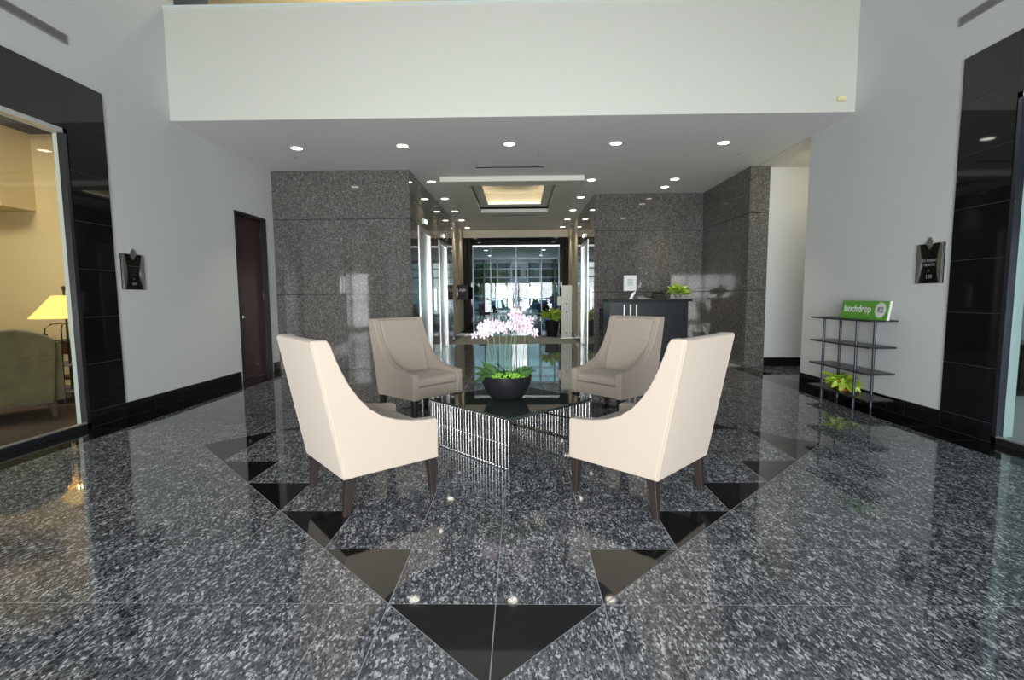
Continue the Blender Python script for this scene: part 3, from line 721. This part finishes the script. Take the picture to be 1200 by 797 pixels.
# plant on the lowest shelf
pp = tag(empty('potted_plant', (3.88, 5.93, .143)), 'yellow green leafy plant in a clay pot on the lowest shelf', 'plant')
MB().lathe([(0, 0), (.06, 0), (.085, .1), (.09, .1), (.09, .12), (.08, .12), (.075, .1), (0, .1)], 20).build('pot', P['terracotta'], pp, smooth=True)
foliage(pp, 76, .085, .10, .11, 3, 10, (.7, 1.9))
# green sign on the top shelf
sg = tag(empty('shelf_sign', (3.88, 5.665, 1.013)), 'green sign board reading lunchdrop on the top of the shelf stand', 'sign')
tilt = .03; hgt = .205; hl = .385
MB().prism([(0, 0), (.02, 0), (tilt + .02, hgt), (tilt, hgt)], 'y', -hl, hl).build('board', P['white'], sg)
MB().prism([(-.003, 0), (0.0, 0), (tilt, hgt), (tilt - .003, hgt)], 'y', -hl + .012, hl).build('green_face', P['green'], sg)
up = Vector((tilt, 0, hgt)).normalized()
def on_sign(y, h, d=.004): return frame_m((up.x * h - d, y, up.z * h), (0, -1, 0), up)
text('lettering', 'lunchdr', .115, P['white'], sg, on_sign(.165, .115), .0006, width=.34)
text('lettering', 'p', .115, P['white'], sg, on_sign(-.092, .115), .0006, width=.05)
# the letter o drawn as a location pin ring
ring = MB(); n = 20
for k in range(n):
    a = 2 * math.pi * k / n; ring.v += [(.026 * math.cos(a), .026 * math.sin(a), 0), (.014 * math.cos(a), .014 * math.sin(a), 0)]
for k in range(n): j = (k + 1) % n; ring.f.append((2 * k, 2 * j, 2 * j + 1, 2 * k + 1))
b = len(ring.v); ring.v += [(-.012, -.022, 0), (.012, -.022, 0), (0, -.05, 0)]; ring.f.append((b, b + 1, b + 2))
o = ring.build('pin_letter', P['white'], sg); o.matrix_local = on_sign(-.036, .11, .0046)
def disc(name, r, m_, mw, parent, r0=0):
    d_ = MB(); n = 32
    if r0:
        for k in range(n): a = 2 * math.pi * k / n; d_.v += [(r * math.cos(a), r * math.sin(a), 0), (r0 * math.cos(a), r0 * math.sin(a), 0)]
        for k in range(n): j = (k + 1) % n; d_.f.append((2 * k, 2 * j, 2 * j + 1, 2 * k + 1))
    else:
        d_.v = [(r * math.cos(2 * math.pi * k / n), r * math.sin(2 * math.pi * k / n), 0) for k in range(n)]; d_.f = [tuple(range(n))]
    o = d_.build(name, m_, parent); o.matrix_local = mw; return o
disc('round_badge', .085, P['white'], on_sign(-.262, .108, .0042), sg)
disc('badge_ring', .080, P['green'], on_sign(-.262, .108, .0046), sg, .077)
text('badge_text', 'R2', .085, P['signgrey'], sg, on_sign(-.262, .108, .0050), .0004)

# ------------------------------------------------------------------ room signs
def room_sign(x, sgn, y, z0, lines, num, label):
    r = tag(empty('room_sign', (x, y, z0)), label, 'sign')
    W2, Hh = .165, .395
    def b(nm, mt, d0, d1, ya, za, yb, zb, **k): return box(nm, mt, r, min(sgn * d0, sgn * d1), ya, za, max(sgn * d0, sgn * d1), yb, zb, **k)
    b('back_plate', P['black'], 0, .012, -W2, 0, W2, Hh)
    # two bowed chrome side strips
    for s in (-1, 1):
        pts = []
        for i in range(9):
            t = i / 8; wv = .028 + .030 * math.sin(math.pi * t); pts.append((s * (W2 - .012 - wv), t * Hh))
        poly = pts + [(s * (W2 - .012), Hh), (s * (W2 - .012), 0)]
        MB().prism(poly, 'x', sgn * .012, sgn * .022).build('chrome_strip', P['chrome'], r, bevel=.003, seg=1)
    MB().prism([(0, Hh - .065), (.05, Hh), (0, Hh + .065), (-.05, Hh)], 'x', sgn * .0, sgn * .024).build('diamond_emblem', P['steel'], r, bevel=.004, seg=1)
    xa = (0, sgn, 0)
    if num:
        for i, t in enumerate(lines): text('lettering', t, .036, P['tray'], r, frame_m((sgn * .0125, 0, .225 - i * .042), xa, (0, 0, 1)), .0005)
        text('suite_number', num, .052, P['tray'], r, frame_m((sgn * .0125, 0, .065), xa, (0, 0, 1)), .0005)
        m_ = MB().prism([(-.007, .13), (0, .123), (.007, .13), (0, .137)], 'x', sgn * .012, sgn * .013); m_.build('dot', P['tray'], r)
    else:      # worn lines too faint to read
        for i, wv in enumerate((.085, .075, .07, .055)):
            b('faint_line', P['alum'], .012, .0126, -wv, .255 - i * .030, wv, .264 - i * .030)
        m_ = MB().prism([(-.007, .12), (0, .113), (.007, .12), (0, .127)], 'x', sgn * .012, sgn * .013); m_.build('dot', P['tray'], r)
        b('faint_number', P['signgrey'], .012, .0126, -.03, .05, .035, .078)
room_sign(XL, 1, 5.53, 1.405, [], None, 'black and chrome room sign on the wall with the dark door')
room_sign(XR, -1, 5.045, 1.398, ['LIFE SCIENCE', 'HEALTH'], '120', 'black and chrome room sign numbered 120 above the shelf stand wall')

# ------------------------------------------------------------------ reception desk
DY = 9.6
dk = tag(empty('reception_desk', (2.48, DY, 0)), 'dark grey blue reception desk standing in the granite niche', 'desk')
box('front_panel', P['desk'], dk, -.72, .03, .0, .70, .07, 1.17)
box('side_panel', P['desk'], dk, -.74, .04, 0, -.70, .75, 1.17); box('side_panel', P['desk'], dk, .70, .02, 0, .77, .75, 1.17)
box('counter_top', P['matblack'], dk, -.80, -.02, 1.17, .84, .42, 1.225, bevel=.006)
box('work_top', P['desk'], dk, -.70, .42, .72, .70, .74, .75)
for x in (-.46, -.34, -.225): box('steel_strip', P['steel'], dk, x - .013, .018, .04, x + .013, .03, 1.12)
nt_ = tag(empty('notice_stand', (2.15, DY + .1, 1.225)), 'white printed notice in a stand on the reception desk', 'notice')
box('foot', P['steel'], nt_, -.04, -.03, 0, .06, .05, .01); MB().prism([(-.02, .0), (.03, .0), (.11, .16), (.03, .12)], 'y', 0, .006).build('stand_arm', P['steel'], nt_)
box('notice_frame', P['alum'], nt_, -.145, -.006, .15, .125, .006, .475); box('notice_sheet', P['white'], nt_, -.13, -.008, .165, .11, -.006, .46)
for i in range(6): box('print_line', P['signgrey'], nt_, -.06, -.009, .27 + i * .022, .045, -.0081, .277 + i * .022)
dp_ = tag(empty('potted_plant', (3.10, DY + .18, 1.225)), 'bright green leafy plant standing on the reception desk', 'plant')
MB().lathe([(0, 0), (.05, 0), (.07, .07), (.074, .09), (.066, .09), (0, .08)], 18).build('pot', P['tray'], dp_, smooth=True)
foliage(dp_, 46, .12, .10, .15, 11, 35)
ph = tag(empty('desk_phone', (2.80, DY + .2, 1.225)), 'black phone lying on the reception desk by the plant', 'phone')
MB().prism([(-.1, 0), (.1, 0), (.1, .075), (-.1, .03)], 'x', -.2, .06).build('base', P['matblack'], ph, bevel=.006, seg=2)
MB().tube([(-.18, .06, .075), (-.16, .06, .115), (-.02, .06, .125), (.06, .06, .09)], .02, 8).build('handset', P['matblack'], ph, smooth=True)
pa = tag(empty('paper_tray', (2.42, DY + .16, 1.225)), 'grey paper sheets on the reception desk beside the notice', 'papers')
MB().prism([(-.14, 0), (.16, 0), (.16, .005), (.0, .03), (-.14, .045)], 'y', -.1, .12).build('sheet_stack', P['tray'], pa); box('top_sheet', P['white'], pa, -.13, -.09, .046, .0, .1, .048)
# low black bins beside the desk
bn = tag(empty('waste_bin', (3.62, 9.9, 0)), 'small dark waste bin beside the reception desk', 'bin')
MB().lathe([(0, 0), (.11, 0), (.13, .36), (.135, .37), (.125, .37), (.105, .02), (0, .02)], 20).build('bucket', P['matblack'], bn, smooth=True)
MB().lathe([(.127, .355), (.138, .355), (.138, .38), (.127, .38)], 20).build('rim', P['alum'], bn, smooth=True)
# monitor behind the desk
mo = tag(empty('task_chair', (1.98, 10.7, 0)), 'black task chair behind the reception desk', 'chair')
MB().prism([(-.25, .45), (.22, .45), (.24, .50), (-.25, .53)], 'x', -.24, .24).build('seat', P['matblack'], mo, bevel=.02); MB().prism([(.2, .52), (.26, .52), (.33, 1.02), (.27, 1.03)], 'x', -.22, .22).build('backrest', P['matblack'], mo, bevel=.02)
MB().tube([(0, 0, .08), (0, 0, .46)], .025, 10).build('column', P['alum'], mo)
for k in range(5):
    a = k * 2 * math.pi / 5; MB().tube([(0, 0, .1), (.28 * math.cos(a), .28 * math.sin(a), .035)], .02, 6, .012).build('base_arm', P['alum'], mo)

# ------------------------------------------------------------------ pylon and plant at the corridor end
py = tag(empty('pylon_stand', (1.43, 15.3, 0)), 'tall slim white pylon stand at the end of the corridor', 'stand')
box('foot', P['steel'], py, -.2, -.14, 0, .2, .14, .02); box('panel', P['white'], py, -.165, -.04, .02, .165, .04, 1.62, bevel=.01)
for z in (.15, .8, 1.05): MB().prism([(-.03, z), (.0, z + .05), (.03, z), (.0, z - .05)], 'y', -.043, -.0405).build('mark', P['tray'], py)
box('dispenser', P['white'], py, -.29, -.05, 1.0, -.17, .05, 1.28, bevel=.015)
vp = tag(empty('potted_plant', (1.02, 15.9, 0)), 'yellow green plant in a black pot by the white pylon stand', 'plant')
MB().lathe([(0, 0), (.16, 0), (.24, .5), (.25, .52), (.22, .52), (.2, .46), (0, .46)], 24).build('pot', P['darkpot'], vp, smooth=True)
foliage(vp, 46, .60, .2, .27, 21, 40)

# ------------------------------------------------------------------ vestibule behind the glass
VY = 24.0
st(MB().box(-4.5, YEND + .3, 3.05, 4.4, VY + .2, 3.15).build('ceiling_vestibule', P['ceil']), 'pale ceiling of the rear vestibule', 'ceiling')
st(MB().box(-4.5, YEND + .25, 0, -4.3, VY, 3.05).build('wall_vestibule_left', P['paintwarm']), 'cream left wall of the rear vestibule', 'wall')
st(MB().box(4.2, YEND + .25, 0, 4.4, VY, 3.05).build('wall_vestibule_right', P['paintwarm']), 'cream right wall of the rear vestibule', 'wall')
st(MB().box(-4.5, YEND + .1, 0, CL - .0, YEND + .25, 3.3).box(CR, YEND + .1, 0, 4.4, YEND + .25, 3.3).build('wall_vestibule_front', P['paintwarm']), 'wall beside the glass storefront inside the vestibule', 'wall')
cw = st(empty('window_4', (CX, VY, 0)), 'rear curtain wall of tinted glass with daylight behind', 'window')
xs = [-4.2, -3.0, -2.2, -1.6, -.95, -.30, .50, 1.1, 1.8, 2.9, 4.2]
for x in xs: box('mullion', P['alum'], cw, x - .03, -.06, 0, x + .03, .06, 3.05)
for z in (.04, .45, 2.2, 2.62): box('transom', P['alum'], cw, -4.2, -.05, z - .03, 4.2, .05, z + .03)
box('header', P['alum'], cw, -4.2, -.06, 2.9, 4.2, .06, 3.06)
for a, b in zip(xs, xs[1:]):
    for z0, z1 in ((.07, .42), (.48, 2.17), (2.23, 2.59), (2.65, 2.9)):
        if a == -.30 and z1 > .5: continue          # the open middle bay
        box('pane', P['tint'], cw, a + .03, -.004, z0, b - .03, .004, z1)
for x, y in ((-1.3, 19), (.9, 19), (-1.3, 21.5), (.9, 21.5)):
    downlight(x, y, 3.05, 'vestibule downlight behind the glass, ' + ('front' if y < 20 else 'rear') + (' one on the elevator pair side' if x < 0 else ' one on the pylon side'), 14, 'vestibule downlights')
def waiting_chair(x, y, rz, label):
    c = tag(empty('waiting_chair', (x, y, 0), rz), label, 'chair')
    MB().box(-.26, -.25, .40, .26, .27, .47).build('seat', P['matblack'], c, bevel=.02); MB().prism([(-.25, .47), (-.20, .47), (-.30, .98), (-.35, .98)], 'x', -.25, .25).build('backrest', P['matblack'], c, bevel=.015)
    for sx in (-.23, .23):
        for sy in (-.22, .24): MB().tube([(sx, sy, 0), (sx, sy, .42)], .014, 8).build('leg', P['alum'], c)
        MB().tube([(sx, -.22, .5), (sx, -.2, .66), (sx, .2, .66), (sx, .24, .42)], .013, 8).build('armrest', P['alum'], c)
waiting_chair(-1.55, 22.3, R(200), 'black waiting chair behind the glass, nearer the elevators pair')
waiting_chair(1.0, 22.3, R(160), 'black waiting chair behind the glass, nearer the white pylon')
tt = tag(empty('side_table', (-.6, 22.7, 0)), 'low pale side table behind the glass storefront', 'table')
box('table_top', P['tray'], tt, -.35, -.25, .42, .35, .25, .45)
for sx in (-.3, .3):
    for sy in (-.2, .2): MB().tube([(sx, sy, 0), (sx, sy, .42)], .012, 6).build('leg', P['alum'], tt)

# ------------------------------------------------------------------ outdoors behind the curtain wall
st(box('ground_outside', P['asphalt'], None, -70, VY + .2, -.2, 70, 140, -.05), 'sunlit pavement outside the rear glass', 'ground')
def blob(name, m_, parent, c, rx, ry, rz, seed, sub=3):
    bm = bmesh.new(); bmesh.ops.create_icosphere(bm, subdivisions=sub, radius=1)
    rr = random.Random(seed)
    for v_ in bm.verts:
        k = 1 + rr.uniform(-.16, .16); v_.co = Vector((v_.co.x * rx * k, v_.co.y * ry * k, v_.co.z * rz * k))
    me = bpy.data.meshes.new(name); bm.to_mesh(me); bm.free()
    return link(name, me, m_, parent, c)
for i, (x, y, h, lb) in enumerate(((-9, 60, 7, 'far green tree outside, at the left of the rear glass'), (-4.5, 66, 5.5, 'far green tree outside, left of the bright door gap'), (6, 58, 6.5, 'far green tree outside, right of the bright door gap'), (11, 64, 7.5, 'far green tree outside, at the right of the rear glass'))):
    t = tag(empty('tree', (x, y, -.05)), lb, 'tree', 'trees outside the rear glass')
    MB().tube([(0, 0, 0), (.1, 0, h * .5)], .22, 8, .14).build('trunk', P['woodleg'], t)
    blob('crown', P['foliage'], t, (0, 0, h * .66), h * .42, h * .42, h * .36, i)
for i, (x, lb) in enumerate(((-4.6, 'clipped green hedge outside, left of the bright door gap'), (4.4, 'clipped green hedge outside, right of the bright door gap'))):
    hd = tag(empty('hedge', (x, 44, -.05)), lb, 'hedge')
    blob('foliage', P['hedge'], hd, (0, 0, .8), 3.4, .8, .9, 30 + i); MB().tube([(0, 0, 0), (0, 0, .6)], .06, 6).build('stem', P['woodleg'], hd)
def car(x, y, rz, m_, label):
    c = tag(empty('car', (x, y, -.05), rz), label, 'car')
    MB().prism([(-2.2, .35), (-2.25, .75), (-1.5, .9), (-.9, 1.38), (.7, 1.42), (1.4, .98), (2.15, .85), (2.2, .35)], 'y', -.85, .85).build('body', m_, c, bevel=.08)
    for s in (-.856, .83): MB().prism([(-1.2, .95), (-.8, 1.3), (.6, 1.33), (1.15, .98)], 'y', s, s + .026).build('side_window', P['carglass'], c)
    for xw in (-1.35, 1.35):
        for s in (-.88, .68): MB().tube([(xw, s, .33), (xw, s + .2, .33)], .33, 16).build('wheel', P['tyre'], c)
car(3.2, 38, .2, P['carblue'], 'blue car parked outside, seen through the rear glass'); car(-3.2, 40, -.15, P['carwhite'], 'white car parked outside, seen through the rear glass')
bd = tag(empty('building', (-6, 95, 0)), 'pale office building far outside the rear glass', 'building')
box('wall', P['facade'], bd, -14, 0, -.05, 12, 10, 11)
for i in range(10):
    for j in range(3): box('window', P['carglass'], bd, -13 + i * 2.5, -.06, 1.5 + j * 3.2, -11.4 + i * 2.5, 0, 3.6 + j * 3.2)

# ------------------------------------------------------------------ left office behind glass
ox = XL - WT
st(MB().box(-10, 1.0, -.1, ox, 7.4, -.005).box(ox, OL0, -.1, XL - .08, OL1, -.002).build('floor_office_left', P['carpet']), 'brown carpet of the warm lit office', 'floor')
st(MB().box(-10, 7.3, 0, ox, 7.4, 4.0).build('wall_office_back', P['warmwall']), 'warm yellow back wall of the lamp lit office', 'wall')
st(MB().box(-10, 1.0, 0, -9.9, 7.4, 4.0).box(-10, .9, 0, ox, 1.0, 4.0).build('wall_office_side', P['warmwall']), 'warm yellow side wall of the lamp lit office', 'wall')
st(MB().box(-10, 6.8, 2.6, -7.13, 7.3, 4.0).build('trim_4', P['warmwall']), 'boxed bulkhead in the lamp lit office', 'bulkhead')
oc = st(MB().box(-10, 1.0, 3.9, ox, 7.4, 4.0).build('ceiling_office_left', P['fascia']), 'white ceiling of the lamp lit office', 'ceiling')
light('office_ceiling_lamp', 'AREA', (-6.6, 4.6, 3.85), 95, (1, .88, .68), shape='RECTANGLE', size=1.2, size_y=1.2)
# olive armchair seen from behind
ac = tag(empty('wing_armchair', (-5.36, 5.05, 0), R(47)), 'olive velvet armchair seen from behind through the office glass', 'armchair')
Wc = .36
back = []
for i in range(13):
    t = -1 + i / 6; back.append((t * Wc, .86 + .13 * math.cos(t * math.pi / 2) ** .8 if abs(t) < 1 else .86))
MB().prism([(-Wc + .05, .17)] + back + [(Wc - .05, .17)], 'y', -.02, .13).build('backrest', P['olive'], ac, bevel=.03, seg=3)
for s in (-1, 1):
    MB().prism([(.1, .17), (.1, .84), (.2, .80), (.3, .62), (.72, .58), (.74, .17)], 'x', s * Wc - .05, s * Wc + .05).build('arm', P['olive'], ac, bevel=.03, seg=3)
    for y in (.04, .66): MB().taper(s * (Wc - .06), y, .18, .03, s * (Wc - .05), y, 0, .02).build('leg', P['woodleg'], ac)
MB().box(-Wc + .05, .1, .17, Wc - .05, .74, .46).build('seat', P['olive'], ac, bevel=.03, seg=3)
# tiered floor lamp
lp_ = tag(empty('floor_lamp', (-5.80, 6.2, 0)), 'tiered iron floor lamp with a glowing yellow shade in the office', 'lamp'); lp_.scale = (1.08, 1.08, 1)
MB().lathe([(.115, 1.35), (.33, 1.065), (.325, 1.065), (.11, 1.35), (.115, 1.35)], 36).build('lamp_shade', P['shade'], lp_, smooth=True)
MB().tube([(0, 0, .0), (0, 0, 1.42)], .011, 8).build('pole', P['iron'], lp_, smooth=True)
MB().lathe([(0, 1.41), (.02, 1.42), (.014, 1.44), (.024, 1.455), (0, 1.475)], 12).build('finial', P['iron'], lp_, smooth=True)
MB().tube([(.115, 0, 1.345), (-.115, 0, 1.345)], .004, 6).build('shade_spider', P['iron'], lp_)
for k, (z, r) in enumerate(((.14, .26), (.47, .24), (.76, .2))):
    MB().lathe([(0, z), (r, z), (r, z + .02), (r - .01, z + .02), (r - .012, z + .006), (0, z + .006)], 28).build('tray', P['iron'] if k == 2 else P['tray'], lp_, smooth=True)
for k in range(4):
    a = k * math.pi / 2 + .5; ca, sa = math.cos(a), math.sin(a)
    MB().tube([(ca * .03, sa * .03, 1.0), (ca * .14, sa * .14, .99), (ca * .2, sa * .2, .93), (ca * .21, sa * .21, .76), (ca * .245, sa * .245, .47), (ca * .265, sa * .265, .14), (ca * .28, sa * .28, 0)], .008, 6).build('leg', P['iron'], lp_, smooth=True)
light('lamp_bulb', 'POINT', (-5.80, 6.2, 1.2), 9, (1, .7, .34), shadow_soft_size=.05)
# desk behind the armchair, mirror frame leaning on the wall
od = tag(empty('office_desk', (-7.3, 6.2, 0)), 'dark wooden desk far behind the olive armchair', 'desk')
box('desk_top', P['woodleg'], od, -.9, -.35, .80, .9, .35, .84)
for sx in (-.82, .82):
    for sy in (-.28, .28): MB().taper(sx, sy, .8, .035, sx, sy, 0, .025).build('leg', P['woodleg'], od)
box('modesty_panel', P['woodleg'], od, -.8, .2, .35, .8, .22, .8)
mf = tag(empty('picture_frame', (-6.28, 7.3, 0)), 'thin dark wooden picture frame edge beside the lamp shade', 'picture frame')
for a in ((-.02, -.04, 1.15, .02, 0, 2.0), (.56, -.04, 1.15, .6, 0, 2.0), (.02, -.04, 1.15, .56, 0, 1.19), (.02, -.04, 1.96, .56, 0, 2.0)): box('frame_bar', P['woodleg'], mf, *a)
box('canvas', P['tray'], mf, .02, -.015, 1.19, .56, -.005, 1.96)
cn = tag(empty('console_table', (-6.1, 6.95, 0)), 'brown wooden console behind the tiered floor lamp', 'table')
box('table_top', P['woodleg'], cn, -.6, -.25, .68, .5, .25, .72); box('drawer', P['woodleg'], cn, -.5, -.24, .54, .4, .2, .68); box('lower_shelf', P['woodleg'], cn, -.55, -.22, .18, .45, .22, .21)
for sx in (-.55, .45):
    for sy in (-.21, .21): MB().taper(sx, sy, .68, .025, sx, sy, 0, .02).build('leg', P['woodleg'], cn)

# ------------------------------------------------------------------ right office behind tinted glass
ix = XR + WT
st(MB().box(ix, .6, -.1, 9, 6.9, -.005).box(XR + .08, OR0, -.1, ix, OR1, -.002).build('floor_office_right', P['carpet']), 'dark carpet of the dim office', 'floor')
st(MB().box(ix, 6.8, 0, 9, 6.9, 4.0).box(8.9, .6, 0, 9, 6.8, 4.0).box(ix, .5, 0, 9, .6, 4.0).build('wall_office_right', P['greyroom']), 'grey wall of the dim office behind tinted glass', 'wall')
st(MB().box(ix, .6, 3.9, 9, 6.9, 4.0).build('ceiling_office_right', P['fascia']), 'white ceiling of the dim office', 'ceiling')
light('dim_office_lamp', 'AREA', (6.5, 4.2, 3.85), 60, (.9, .97, 1), shape='RECTANGLE', size=1.2, size_y=1.2)
cd = tag(empty('credenza', (5.9, 6.45, 0)), 'low dark cabinet inside the dim office by the wall', 'cabinet')
box('carcass', P['matblack'], cd, -.9, -.25, .08, .9, .3, .62); box('cabinet_top', P['black'], cd, -.93, -.28, .62, .93, .32, .66)
for k in range(3):
    dr = box('cabinet_door', P['matblack'], cd, -.88 + k * .6, -.272, .1, -.30 + k * .6, -.251, .6); box('handle', P['steel'], dr, -.36 + k * .6, -.29, .32, -.345 + k * .6, -.272, .44)
